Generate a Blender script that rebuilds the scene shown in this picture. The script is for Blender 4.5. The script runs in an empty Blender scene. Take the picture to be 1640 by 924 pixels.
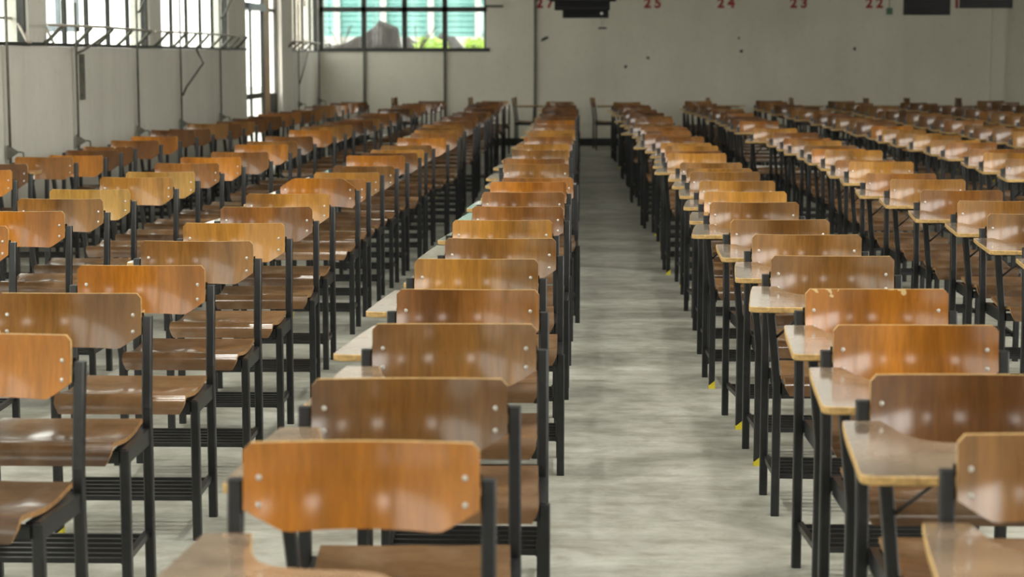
import bpy, bmesh, math, random
from mathutils import Vector, Matrix, noise
random.seed(7)
R = math.radians
scene = bpy.context.scene
col = scene.collection

# ------------------------------------------------------------------ camera
FPX = 3000.0
VPX, VPY = 927.0, 92.0
H = 1.49
PITCH = math.atan((462 - VPY) / FPX)
YAW = math.atan((VPX - 820) * math.cos(PITCH) / FPX)
cam = bpy.data.cameras.new('camera')
cam.sensor_width = 36.0
cam.lens = FPX / 1640 * 36.0
cam.clip_end = 300
cam.dof.use_dof = True
cam.dof.focus_distance = 7.4
cam.dof.aperture_fstop = 4.3
camo = bpy.data.objects.new('camera', cam)
camo.location = (0, 0, H)
camo.rotation_euler = (math.pi / 2 - PITCH, 0, YAW)
col.objects.link(camo)
scene.camera = camo
CM = camo.rotation_euler.to_matrix()

def ray(px, py):
    return CM @ Vector(((px - 820) / FPX, -(py - 462) / FPX, -1.0))
def atz(px, py, z):
    d = ray(px, py); t = (z - H) / d.z
    return Vector((0, 0, H)) + d * t
def atx(px, py, x):
    d = ray(px, py); return Vector((0, 0, H)) + d * (x / d.x)
def aty(px, py, y):
    d = ray(px, py); return Vector((0, 0, H)) + d * (y / d.y)
CMI = CM.inverted()
def proj(p):
    q = CMI @ (Vector(p) - Vector((0, 0, H)))
    return 820 + FPX * q.x / -q.z, 462 - FPX * q.y / -q.z, -q.z

# ------------------------------------------------------------------ world + exposure
vs = scene.view_settings
scene.display_settings.display_device = 'sRGB'
vs.view_transform = 'Standard'; vs.look = 'None'; vs.gamma = 1.0; vs.use_curve_mapping = False
vs.exposure = 0.0
w = bpy.data.worlds.new('sky'); scene.world = w; w.use_nodes = True
nt = w.node_tree; nt.nodes.clear()
bg = nt.nodes.new('ShaderNodeBackground'); wo = nt.nodes.new('ShaderNodeOutputWorld')
bg.inputs[0].default_value = (1.0, 0.97, 0.90, 1); bg.inputs[1].default_value = 8.0
nt.links.new(bg.outputs[0], wo.inputs[0])

WY = 31.9        # far wall
WX = -4.4        # left wall
RX = 12.5        # right wall
CZ = 7.2         # ceiling height
BY = -9.0        # rear wall

# ------------------------------------------------------------------ helpers
def sharpen(bm):
    for e in bm.edges:
        lf = e.link_faces
        if len(lf) == 2 and (lf[0].smooth != lf[1].smooth or lf[0].normal.angle(lf[1].normal, 0) > 0.6): e.smooth = False
def put(name, bm, mats, parent=None, smooth=False):
    me = bpy.data.meshes.new(name)
    bmesh.ops.recalc_face_normals(bm, faces=bm.faces[:])
    bm.to_mesh(me); bm.free()
    if not isinstance(mats, (list, tuple)): mats = [mats]
    for m in mats: me.materials.append(m)
    if smooth:
        for p in me.polygons: p.use_smooth = True
    o = bpy.data.objects.new(name, me); col.objects.link(o)
    if parent: o.parent = parent
    return o
def empty(name, loc=(0, 0, 0), rz=0.0):
    o = bpy.data.objects.new(name, None); o.location = loc; o.rotation_euler = (0, 0, rz)
    o.empty_display_size = 0.1
    col.objects.link(o); return o
def tag(o, label, cat, group=None, kind=None):
    o['label'] = label; o['category'] = cat
    if group: o['group'] = group
    if kind: o['kind'] = kind
    return o
def struct(o):
    o['kind'] = 'structure'; return o
def box(bm, x0, x1, y0, y1, z0, z1, bev=0.0, mi=0):
    vs_ = [bm.verts.new((x, y, z)) for x in (x0, x1) for y in (y0, y1) for z in (z0, z1)]
    idx = [(0, 1, 3, 2), (4, 6, 7, 5), (0, 4, 5, 1), (2, 3, 7, 6), (0, 2, 6, 4), (1, 5, 7, 3)]
    fs = [bm.faces.new([vs_[i] for i in f]) for f in idx]
    for f in fs: f.material_index = mi
    if bev > 0:
        es = list({e for f in fs for e in f.edges})
        bmesh.ops.bevel(bm, geom=es, offset=bev, segments=2, affect='EDGES', profile=0.5)
def bar(bm, a, b, w_, d_=None, up=None, mi=0):
    """rectangular bar between two points"""
    a = Vector(a); b = Vector(b); d_ = d_ or w_
    t = (b - a).normalized()
    r = Vector(up) if up else (Vector((0, 1, 0)) if abs(t.y) < 0.9 else Vector((1, 0, 0)))
    u = t.cross(r).normalized(); v = t.cross(u).normalized()
    q = []
    for p in (a, b):
        for su, sv in ((-1, -1), (1, -1), (1, 1), (-1, 1)):
            q.append(bm.verts.new(p + u * su * w_ / 2 + v * sv * d_ / 2))
    fs = [bm.faces.new(q[0:4]), bm.faces.new(q[4:8])]
    for i in range(4): fs.append(bm.faces.new((q[i], q[(i + 1) % 4], q[4 + (i + 1) % 4], q[4 + i])))
    for f in fs: f.material_index = mi
def tube(bm, pts, r, n=8, mi=0):
    pts = [Vector(p) for p in pts]; rings = []
    for i, p in enumerate(pts):
        t = (pts[min(i + 1, len(pts) - 1)] - pts[max(i - 1, 0)]).normalized()
        rf = Vector((0, 1, 0)) if abs(t.y) < 0.9 else Vector((1, 0, 0))
        u = t.cross(rf).normalized(); v = t.cross(u).normalized()
        rings.append([bm.verts.new(p + (u * math.cos(2 * math.pi * k / n) + v * math.sin(2 * math.pi * k / n)) * r) for k in range(n)])
    for a, b in zip(rings, rings[1:]):
        for k in range(n):
            f = bm.faces.new((a[k], a[(k + 1) % n], b[(k + 1) % n], b[k])); f.smooth = True; f.material_index = mi
    bm.faces.new(rings[0]); bm.faces.new(rings[-1])
def sqtube(bm, secs, w_):
    """square steel tube through horizontal sections (x,y,z) with lightly broken corners"""
    c = w_ * 0.14; h = w_ / 2
    prof = [(-h + c, -h), (h - c, -h), (h, -h + c), (h, h - c), (h - c, h), (-h + c, h), (-h, h - c), (-h, -h + c)]
    rings = [[bm.verts.new((x + a, y + b, z)) for a, b in prof] for x, y, z in secs]
    for a, b in zip(rings, rings[1:]):
        for k in range(8): bm.faces.new((a[k], a[(k + 1) % 8], b[(k + 1) % 8], b[k]))
    bm.faces.new(rings[0]); bm.faces.new(rings[-1])

# ------------------------------------------------------------------ materials
def mat(name):
    m = bpy.data.materials.new(name); m.use_nodes = True
    n = m.node_tree; b = n.nodes['Principled BSDF']
    return m, n, b
def N(n, t, **k):
    o = n.nodes.new(t)
    for a, v in k.items(): setattr(o, a, v)
    return o
def mixc(n, fac, a, b, mode='MIX'):
    m = N(n, 'ShaderNodeMix', data_type='RGBA', blend_type=mode)
    for sock, v in ((0, fac), (6, a), (7, b)):
        if hasattr(v, 'is_output') or isinstance(v, bpy.types.NodeSocket): n.links.new(v, m.inputs[sock])
        else: m.inputs[sock].default_value = v
    return m.outputs[2]
def ramp(n, src, stops):
    r = N(n, 'ShaderNodeValToRGB'); n.links.new(src, r.inputs[0])
    e = r.color_ramp.elements
    while len(e) < len(stops): e.new(0.5)
    for q, (p, c) in zip(e, stops): q.position = p; q.color = c if len(c) == 4 else (*c, 1)
    return r.outputs[0]
def noise_tex(n, vec, scale, detail=4, rough=0.55, dist=0.0):
    t = N(n, 'ShaderNodeTexNoise'); t.inputs['Scale'].default_value = scale
    t.inputs['Detail'].default_value = detail; t.inputs['Roughness'].default_value = rough
    t.inputs['Distortion'].default_value = dist
    n.links.new(vec, t.inputs['Vector']); return t.outputs['Fac']
def mapping(n, vec, scale=(1, 1, 1), loc=None):
    mp = N(n, 'ShaderNodeMapping'); n.links.new(vec, mp.inputs[0]); mp.inputs['Scale'].default_value = scale
    if loc is not None: n.links.new(loc, mp.inputs['Location'])
    return mp.outputs[0]
def bump(n, b, src, strength, dist):
    k = N(n, 'ShaderNodeBump'); k.inputs['Strength'].default_value = strength; k.inputs['Distance'].default_value = dist
    n.links.new(src, k.inputs['Height']); n.links.new(k.outputs[0], b.inputs['Normal'])

def wood(name, grain_scale, rough, coat, worn=0.0, chips=False, dark=0.68, spec=0.4):
    """veneered plywood, stained with the object's own colour"""
    m, n, b = mat(name)
    tc = N(n, 'ShaderNodeTexCoord'); oi = N(n, 'ShaderNodeObjectInfo')
    off = N(n, 'ShaderNodeVectorMath', operation='SCALE'); off.inputs[0].default_value = (37, 11, 23)
    n.links.new(oi.outputs['Random'], off.inputs['Scale'])
    v = mapping(n, tc.outputs['Object'], grain_scale, off.outputs[0])
    g1 = noise_tex(n, v, 1.0, 5, 0.6, 0.6)
    v2 = mapping(n, tc.outputs['Object'], tuple(g * 5 for g in grain_scale), off.outputs[0])
    g2 = noise_tex(n, v2, 1.0, 3, 0.7)
    v3 = mapping(n, tc.outputs['Object'], tuple(max(g * 0.22, 1.0) for g in grain_scale), off.outputs[0])
    g3 = noise_tex(n, v3, 1.0, 2, 0.4)
    c = oi.outputs['Color']
    c = mixc(n, 1.0, c, ramp(n, g1, [(0.30, (dark,) * 3), (0.62, (1.12,) * 3)]), 'MULTIPLY')
    c = mixc(n, 1.0, c, ramp(n, g2, [(0.35, (0.84,) * 3), (0.6, (1.06,) * 3)]), 'MULTIPLY')
    c = mixc(n, 1.0, c, ramp(n, g3, [(0.36, (0.60, 0.56, 0.52)), (0.6, (1.14, 1.12, 1.0))]), 'MULTIPLY')
    if worn:
        wn = noise_tex(n, mapping(n, tc.outputs['Object'], (9, 7, 9), off.outputs[0]), 1.0, 4, 0.6)
        c = mixc(n, ramp(n, wn, [(0.52, (0, 0, 0)), (0.7, (worn,) * 3)]), c, (0.36, 0.26, 0.17, 1))
    if chips:
        sep = N(n, 'ShaderNodeSeparateXYZ'); n.links.new(tc.outputs['Object'], sep.inputs[0])
        cn = noise_tex(n, mapping(n, tc.outputs['Object'], (26, 1, 26), off.outputs[0]), 1.0, 2, 0.5)
        # height above the edge line pushed by noise
        a = N(n, 'ShaderNodeMath', operation='MULTIPLY_ADD'); n.links.new(cn, a.inputs[0]); a.inputs[1].default_value = 0.13
        n.links.new(sep.outputs['Z'], a.inputs[2])
        gt = N(n, 'ShaderNodeMath', operation='GREATER_THAN'); n.links.new(a.outputs[0], gt.inputs[0]); gt.inputs[1].default_value = 0.893
        inv = N(n, 'ShaderNodeMath', operation='SUBTRACT'); inv.inputs[0].default_value = 1.0; n.links.new(oi.outputs['Alpha'], inv.inputs[1])
        mu = N(n, 'ShaderNodeMath', operation='MULTIPLY'); n.links.new(gt.outputs[0], mu.inputs[0]); n.links.new(inv.outputs[0], mu.inputs[1])
        c = mixc(n, mu.outputs[0], c, (0.62, 0.45, 0.22, 1))
    n.links.new(c, b.inputs['Base Color'])
    rn = noise_tex(n, mapping(n, tc.outputs['Object'], (14, 14, 14), off.outputs[0]), 1.0, 3, 0.6)
    rr = N(n, 'ShaderNodeMapRange'); n.links.new(rn, rr.inputs[0])
    rr.inputs[1].default_value = 0.3; rr.inputs[2].default_value = 0.7
    rr.inputs[3].default_value = rough * 0.8; rr.inputs[4].default_value = rough * 1.35
    n.links.new(rr.outputs[0], b.inputs['Roughness'])
    b.inputs['Coat Weight'].default_value = coat; b.inputs['Coat Roughness'].default_value = rough * 0.42; b.inputs['Specular IOR Level'].default_value = spec; b.inputs['Coat IOR'].default_value = 1.6
    bump(n, b, g2, 0.12, 0.002)
    return m
M = {}
M['back'] = wood('varnished_backrest_wood', (16, 3, 1.8), 0.34, 0.9, chips=True, spec=0.1)
M['seat'] = wood('worn_seat_wood', (2.2, 12, 4), 0.36, 0.7, worn=0.2, spec=0.2)
M['tablet'] = wood('polished_tablet_wood', (3, 9, 9), 0.22, 1.0, worn=0.4, spec=0.8)
def plain(name, c, rough=0.5, metal=0.0, spec=0.5, coat=0.0, var=0.0, scale=20, bmp=0.0):
    m, n, b = mat(name)
    b.inputs['Base Color'].default_value = (*c, 1); b.inputs['Roughness'].default_value = rough
    b.inputs['Metallic'].default_value = metal; b.inputs['Specular IOR Level'].default_value = spec
    b.inputs['Coat Weight'].default_value = coat
    if var or bmp:
        tc = N(n, 'ShaderNodeTexCoord'); f = noise_tex(n, tc.outputs['Object'], scale, 4, 0.6)
        if var:
            cc = ramp(n, f, [(0.3, tuple(x * (1 - var) for x in c)), (0.7, tuple(min(1, x * (1 + var)) for x in c))])
            n.links.new(cc, b.inputs['Base Color'])
        if bmp: bump(n, b, f, 0.4, bmp)
    return m
M['ply'] = plain('plywood_edge', (0.50, 0.32, 0.12), 0.5, var=0.35, scale=60)
M['plydark'] = plain('seat_edge', (0.36, 0.20, 0.08), 0.45, var=0.35, scale=50)
M['black'] = plain('black_painted_steel', (0.011, 0.012, 0.0135), 0.36, spec=0.6, coat=0.0, var=0.4, scale=30, bmp=0.0006)
M['yellow'] = plain('yellow_foot_paint', (0.65, 0.55, 0.03), 0.5, var=0.2)
M['rivet'] = plain('zinc_rivet', (0.72, 0.72, 0.68), 0.3, metal=0.7)
M['iron'] = plain('dark_window_iron', (0.035, 0.037, 0.032), 0.5, var=0.4, scale=12)
M['rod'] = plain('olive_grey_rod', (0.11, 0.11, 0.085), 0.5, var=0.4, scale=15)
M['palebar'] = plain('pale_painted_bar', (0.46, 0.42, 0.36), 0.5, var=0.25, scale=10)
M['plastic'] = plain('black_monitor_plastic', (0.006, 0.006, 0.0065), 0.4, spec=0.2, var=0.3, scale=8)
M['screen'] = plain('dark_screen_glass', (0.004, 0.004, 0.0045), 0.3, spec=0.15)
M['white'] = plain('white_plastic', (0.8, 0.78, 0.74), 0.4)
M['red'] = plain('faded_red_paint', (0.33, 0.04, 0.035), 0.7, var=0.3, scale=40)
M['tan'] = plain('tan_door_wood', (0.55, 0.36, 0.19), 0.5, var=0.15, scale=6)
M['beige'] = plain('beige_painted_slat', (0.52, 0.46, 0.40), 0.7, var=0.12, scale=3)
M['turq'] = plain('turquoise_louvre_metal', (0.24, 0.53, 0.51), 0.5, var=0.08, scale=2)
M['whitepost'] = plain('white_painted_post', (0.7, 0.69, 0.66), 0.6, var=0.05, scale=3)
M['rubble'] = plain('grey_brown_rubble', (0.042, 0.036, 0.034), 0.9, var=0.5, scale=5, bmp=0.05)
M['leaf'] = plain('lime_leaf', (0.42, 0.62, 0.10), 0.5, var=0.35, scale=9)
M['bark'] = plain('bare_bark', (0.07, 0.06, 0.05), 0.8, var=0.3, scale=12)
M['green'] = plain('green_plastic_box', (0.08, 0.17, 0.12), 0.5)
M['ceil'] = plain('ceiling_board', (0.22, 0.215, 0.20), 0.8, var=0.08, scale=1.5)
M['outground'] = plain('outside_concrete', (0.55, 0.54, 0.50), 0.8, var=0.1, scale=1.0)
M['steelblue'] = plain('blue_grey_door_head', (0.28, 0.33, 0.38), 0.4, var=0.2, scale=5)
M['fitting'] = plain('lamp_fitting_white', (0.8, 0.8, 0.78), 0.4)

def wallmat(name, c, streak):
    m, n, b = mat(name)
    tc = N(n, 'ShaderNodeTexCoord')
    a = noise_tex(n, tc.outputs['Object'], 0.7, 5, 0.6)
    s = noise_tex(n, mapping(n, tc.outputs['Object'], (1.7, 1.7, 0.35)), 1.0, 5, 0.6)
    f = noise_tex(n, tc.outputs['Object'], 14, 4, 0.7)
    cc = ramp(n, a, [(0.3, tuple(x * 0.93 for x in c)), (0.7, tuple(min(1, x * 1.06) for x in c))])
    cc = mixc(n, 1.0, cc, ramp(n, s, [(0.34, (1 - streak, 1 - streak, 1 - streak * 1.15)), (0.55, (1, 1, 1))]), 'MULTIPLY')
    cc = mixc(n, 1.0, cc, ramp(n, f, [(0.25, (0.90, 0.90, 0.88)), (0.45, (1, 1, 1))]), 'MULTIPLY')
    n.links.new(cc, b.inputs['Base Color']); b.inputs['Roughness'].default_value = 0.75
    bump(n, b, f, 0.15, 0.004)
    return m
M['wall'] = wallmat('grimy_white_wall_paint', (0.82, 0.805, 0.73), 0.10)
M['farwall'] = wallmat('grey_far_wall_paint', (0.74, 0.715, 0.62), 0.06)
M['skirt'] = plain('black_skirting', (0.02, 0.02, 0.02), 0.5, var=0.3)

m, n, b = mat('polished_concrete_floor')
tc = N(n, 'ShaderNodeTexCoord')
f1 = noise_tex(n, mapping(n, tc.outputs['Object'], (0.7, 1.1, 1)), 1.6, 6, 0.62, 0.8)
f2 = noise_tex(n, tc.outputs['Object'], 9, 6, 0.65, 0.4)
f3 = noise_tex(n, mapping(n, tc.outputs['Object'], (2.2, 9, 1)), 1.3, 4, 0.6)
cc = ramp(n, f1, [(0.30, (0.23, 0.228, 0.198)), (0.5, (0.37, 0.37, 0.325)), (0.70, (0.50, 0.505, 0.455))])
cc = mixc(n, 1.0, cc, ramp(n, f2, [(0.3, (0.78, 0.77, 0.73)), (0.6, (1.05, 1.05, 1.05))]), 'MULTIPLY')
cc = mixc(n, 1.0, cc, ramp(n, f3, [(0.33, (0.80, 0.80, 0.76)), (0.52, (1, 1, 1))]), 'MULTIPLY')
n.links.new(cc, b.inputs['Base Color'])
rr = N(n, 'ShaderNodeMapRange'); n.links.new(f1, rr.inputs[0]); rr.inputs[3].default_value = 0.5; rr.inputs[4].default_value = 0.75; b.inputs['Specular IOR Level'].default_value = 0.3
n.links.new(rr.outputs[0], b.inputs['Roughness']); bump(n, b, f2, 0.15, 0.003)
M['floor'] = m

m = bpy.data.materials.new('window_glass'); m.use_nodes = True; n = m.node_tree; n.nodes.clear()
o_ = N(n, 'ShaderNodeOutputMaterial'); t_ = N(n, 'ShaderNodeBsdfTransparent'); g_ = N(n, 'ShaderNodeBsdfGlossy')
t_.inputs[0].default_value = (0.68, 0.70, 0.69, 1); g_.inputs['Roughness'].default_value = 0.03
mx = N(n, 'ShaderNodeMixShader'); mx.inputs[0].default_value = 0.07
n.links.new(t_.outputs[0], mx.inputs[1]); n.links.new(g_.outputs[0], mx.inputs[2]); n.links.new(mx.outputs[0], o_.inputs[0])
M['glass'] = m
m = m.copy(); m.name = 'dimming_glass'; m.node_tree.nodes['Transparent BSDF'].inputs[0].default_value = (0.36, 0.36, 0.345, 1); M['tint'] = m  # tint deepened to dim daylight through the unseen high panes
m, n, b = mat('added_lamp_tube'); b.inputs['Emission Color'].default_value = (1, 0.96, 0.88, 1); b.inputs['Emission Strength'].default_value = 6.0
M['tube'] = m

# ------------------------------------------------------------------ room shell
bm = bmesh.new(); box(bm, WX - 0.25, RX + 0.25, BY - 0.25, WY + 0.25, -0.2, 0)
struct(put('floor', bm, M['floor']))
bm = bmesh.new(); box(bm, WX - 0.25, RX + 0.25, BY - 0.25, WY + 0.25, CZ, CZ + 0.15)
struct(put('ceiling', bm, M['ceil']))
bm = bmesh.new(); box(bm, -60, 60, -40, 110, -0.6, -0.21)
struct(put('ground', bm, M['outground']))

SILL = 1.60
def wy(px):                                   # depth on the left wall under a pixel column
    return atx(px, 60, WX).y
yw = {k: wy(k) for k in (46, 75, 240, 259, 366, 394, 444, 463, 514)}
DTOP = 2.13
WTOP = 4.3
# left wall: dado, piers, head, in one skin
bm = bmesh.new()
x0, x1 = WX - 0.2, WX
box(bm, x0, x1, BY, yw[394], 0, SILL - 0.02)
box(bm, x0, x1, yw[444], WY, 0, SILL - 0.02)
box(bm, x0, x1, BY, WY, WTOP, CZ)
for a, b_ in ((yw[46], yw[75]), (yw[240], yw[259]), (yw[366], yw[394]), (yw[444], yw[463]), (WY - 0.12, WY), (9.0, 9.6), (4.0, 4.6), (-1.0, -0.4), (BY, BY + 0.4)):
    box(bm, x0, x1 + (0.0), a, b_, SILL - 0.02, WTOP)
box(bm, x0, x1, yw[46], WY, 2.9, WTOP)
struct(put('wall_left', bm, M['wall']))
# pier faces standing slightly proud
for k, (a, b_) in enumerate(((yw[444] + 0.02, yw[463] - 0.05),)):
    bm = bmesh.new(); box(bm, WX, WX + 0.06, a, b_, 0, WTOP)
    struct(put('trim_1', bm, M['wall']))

# windows of the left wall
def wall_window(name, ya, yb, mull, zt=4.3, sx=WX - 0.05):
    root = empty(name, (sx, (ya + yb) / 2, SILL)); struct(root)
    def P(nm, bm, mt): 
        o = put(nm, bm, mt, root); o.matrix_parent_inverse = Matrix.Translation(-Vector(root.location)); return o
    bm = bmesh.new()
    box(bm, sx - 0.03, sx + 0.03, ya, ya + 0.05, SILL, zt); box(bm, sx - 0.03, sx + 0.03, yb - 0.05, yb, SILL, zt)
    box(bm, sx - 0.03, sx + 0.03, ya, yb, zt - 0.05, zt)
    box(bm, sx - 0.03, WX + 0.012, ya, yb, SILL - 0.018, SILL + 0.008)
    P('window_frame', bm, M['iron'])
    for y in mull:
        bm = bmesh.new(); box(bm, sx - 0.012, sx + 0.018, y - 0.032, y + 0.032, SILL, zt - 0.05); P('mullion', bm, M['iron'])
    ys = [ya + 0.05] + [q for y in mull for q in (y - 0.032, y + 0.032)] + [yb - 0.05]
    for a, c in zip(ys[::2], ys[1::2]):
        bm = bmesh.new(); box(bm, sx - 0.004, sx + 0.0, a, c, SILL + 0.015, zt - 0.05); P('window_pane', bm, M['glass'])
    return root
wall_window('window_1', 9.6, yw[46], [10.6, 11.6, 12.6, wy(4)])
wall_window('window_2', yw[75], yw[240], [wy(k) for k in (112, 147, 181, 212)], 2.9)
wall_window('window_3', yw[259], yw[366], [wy(k) for k in (281, 305, 327, 346)], 2.9)
wall_window('window_4', yw[463], WY - 0.12, [wy(k) for k in (477, 489, 501)], 2.9)
wall_window('window_5', 4.6, 9.0, [5.7, 6.8, 7.9])
wall_window('window_6', -0.4, 4.0, [0.7, 1.8, 2.9])
wall_window('window_7', BY + 0.4, -1.0, [-7, -5.5, -4, -2.5])

bm = bmesh.new(); box(bm, WX, WX + 0.018, BY + 0.4, yw[394], SILL - 0.014, SILL + 0.012, 0.003); struct(put('trim_3', bm, M['iron']))
# glazed door in the left wall
root = empty('door_1', (WX - 0.1, (yw[394] + yw[444]) / 2, 0)); struct(root)
def PP(root, nm, bm, mt, smooth=False):
    o = put(nm, bm, mt, root, smooth); o.matrix_parent_inverse = Matrix.Translation(-Vector(root.location)); return o
ya, yb = yw[394], yw[444]
ym = wy(423)
bm = bmesh.new()
box(bm, WX - 0.05, WX - 0.01, ya, ya + 0.06, 0, 2.9); box(bm, WX - 0.05, WX - 0.01, yb - 0.06, yb, 0, 2.9)
box(bm, WX - 0.05, WX - 0.01, ym - 0.04, ym + 0.04, 0, 2.9)
PP(root, 'door_frame', bm, M['iron'])
bm = bmesh.new(); box(bm, WX - 0.2, WX + 0.04, ya + 0.06, ym - 0.04, DTOP, DTOP + 0.09, 0.01); PP(root, 'door_head', bm, M['steelblue'])
bm = bmesh.new(); box(bm, WX - 0.05, WX - 0.02, wy(405) - 0.03, wy(405) + 0.03, 0, DTOP); PP(root, 'door_mullion', bm, M['iron'])
bm = bmesh.new(); box(bm, WX - 0.055, WX - 0.01, ya + 0.06, ym - 0.04, 0.93, 1.0); PP(root, 'door_rail', bm, M['iron'])
bm = bmesh.new(); box(bm, WX - 0.037, WX - 0.033, ya + 0.06, ym - 0.04, 0.1, DTOP); PP(root, 'door_pane', bm, M['glass'])
bm = bmesh.new(); box(bm, WX - 0.05, WX - 0.02, wy(424), wy(434), 0, 2.85, 0.008); PP(root, 'door_leaf', bm, M['tan'])
bm = bmesh.new(); box(bm, WX - 0.05, WX - 0.02, wy(434.5), yb - 0.06, 0, 0.98, 0.005); PP(root, 'kick_panel', bm, M['iron'])
bm = bmesh.new(); box(bm, WX - 0.08, WX - 0.03, ym, yb - 0.06, 2.14, 2.19, 0.005); PP(root, 'transom_bar', bm, M['iron'])

# far wall with a window opening
fx0, fx1 = WX, aty(778, 70, WY).x
fz0 = 1.62
FT = 3.0
bm = bmesh.new()
box(bm, WX - 0.2, RX + 0.2, WY, WY + 0.2, 0, fz0)
box(bm, fx1, RX + 0.2, WY, WY + 0.2, fz0, 3.9)
box(bm, WX - 0.2, fx1, WY, WY + 0.2, FT, 3.9)
box(bm, WX - 0.2, RX + 0.2, WY, WY + 0.2, 6.8, CZ)
box(bm, 5.4, RX + 0.2, WY, WY + 0.2, 3.9, 6.8)
for x in (WX - 0.2, -1.0, 2.2):
    box(bm, x, x + 0.3, WY, WY + 0.2, 3.9, 6.8)
struct(put('wall_far', bm, M['farwall']))
bm = bmesh.new(); box(bm, WX, RX, WY - 0.02, WY, 0, 0.13); struct(put('baseboard_far', bm, M['skirt']))
root = empty('window_8', ((fx0 + fx1) / 2, WY + 0.05, fz0)); struct(root)
bm = bmesh.new()
box(bm, fx0, fx1 + 0.07, WY - 0.03, WY + 0.09, fz0 - 0.03, fz0 + 0.03)
box(bm, fx1 - 0.03, fx1, WY, WY + 0.09, fz0, FT); box(bm, fx0, fx0 + 0.07, WY, WY + 0.09, fz0, FT); box(bm, fx0, fx1, WY, WY + 0.09, FT - 0.05, FT)
PP(root, 'window_frame', bm, M['iron'])
for k in (583, 648, 712.5):
    x = aty(k, 60, WY).x
    bm = bmesh.new(); box(bm, x - 0.042, x + 0.042, WY, WY + 0.07, fz0, FT); PP(root, 'mullion', bm, M['iron'])
for py in (15,):
    z = aty(640, py, WY).z
    bm = bmesh.new(); box(bm, fx0, fx1 + 0.02, WY, WY + 0.07, z - 0.042, z + 0.042); PP(root, 'glazing_bar', bm, M['iron'])
bm = bmesh.new(); box(bm, fx0 + 0.07, fx1 - 0.03, WY + 0.05, WY + 0.054, fz0 + 0.03, FT - 0.05); PP(root, 'window_pane', bm, M['glass'])
# high clerestory glazing along the far wall
for i, (a, c) in enumerate(((-4.3, -1.0), (-0.7, 2.2), (2.5, 5.4))):
    r_ = empty('window_%d' % (9 + i), ((a + c) / 2, WY + 0.1, 3.9)); struct(r_)
    bm = bmesh.new()
    for x in (a, (a + c) / 2 - 0.03, c - 0.06): box(bm, x, x + 0.06, WY + 0.06, WY + 0.12, 3.9, 6.8)
    box(bm, a, c, WY + 0.06, WY + 0.12, 3.9, 3.96); box(bm, a, c, WY + 0.06, WY + 0.12, 6.74, 6.8)
    PP(r_, 'window_frame', bm, M['iron'])
    bm = bmesh.new(); box(bm, a + 0.06, c - 0.06, WY + 0.085, WY + 0.09, 3.96, 6.74); PP(r_, 'window_pane', bm, M['tint'])
# pilaster on the far wall
bm = bmesh.new(); box(bm, aty(1587, 80, WY).x, aty(1608, 80, WY).x, WY - 0.12, WY, 0, 3.9); struct(put('trim_2', bm, M['farwall']))
# right wall and rear wall
bm = bmesh.new()
box(bm, RX, RX + 0.2, BY, WY, 0, 1.5); box(bm, RX, RX + 0.2, BY, WY, 4.2, CZ); box(bm, RX, RX + 0.2, 12.0, WY, 1.5, 4.2)
for y in (BY, -4.6, -0.2, 4.2, 8.6): box(bm, RX, RX + 0.2, y, y + 0.4, 1.5, 4.2)
struct(put('wall_right', bm, M['wall']))
bm = bmesh.new()
box(bm, WX - 0.2, RX + 0.2, BY - 0.2, BY, 3.5, CZ); box(bm, WX - 0.2, RX + 0.2, BY - 0.2, BY, 0, 2.4)
for a, c in ((WX - 0.2, -3.9), (-2.7, 3.4), (4.7, 9.0), (10.3, RX + 0.2)): box(bm, a, c, BY - 0.2, BY, 2.4, 3.5)
struct(put('wall_rear', bm, M['ceil']))

# ------------------------------------------------------------------ ceiling lamps added out of view to light the near floor
def added_lamp(x, y, label):
    t = empty('added_lamp', (x, y, CZ - 0.12)); tag(t, label, 'lamp', 'unseen lamps added for light')
    bm = bmesh.new(); box(bm, -0.14, 0.14, -0.62, 0.62, 0.02, 0.12, 0.01); put('lamp_housing', bm, M['fitting'], t)
    for s in (-1, 1):
        bm = bmesh.new(); tube(bm, [(s * 0.06, -0.58, 0), (s * 0.06, 0.58, 0)], 0.016); put('lamp_tube', bm, M['tube'], t)
    L = bpy.data.lights.new('added_lamp_light', 'AREA'); L.shape = 'RECTANGLE'; L.size = 0.28; L.size_y = 1.2
    L.energy = LAMP; L.color = (1.0, 0.97, 0.88)
    lo = bpy.data.objects.new('added_lamp_light', L); lo.location = (0, 0, -0.03); lo.parent = t; col.objects.link(lo)
LAMP = 86
for y in (-0.5, 2.5, 5.5, 8.5):
    for x in (-2.4, 1.4, 5.2, 9.0):
        added_lamp(x, y, 'unseen twin tube lamp added on the ceiling for light')

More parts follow.
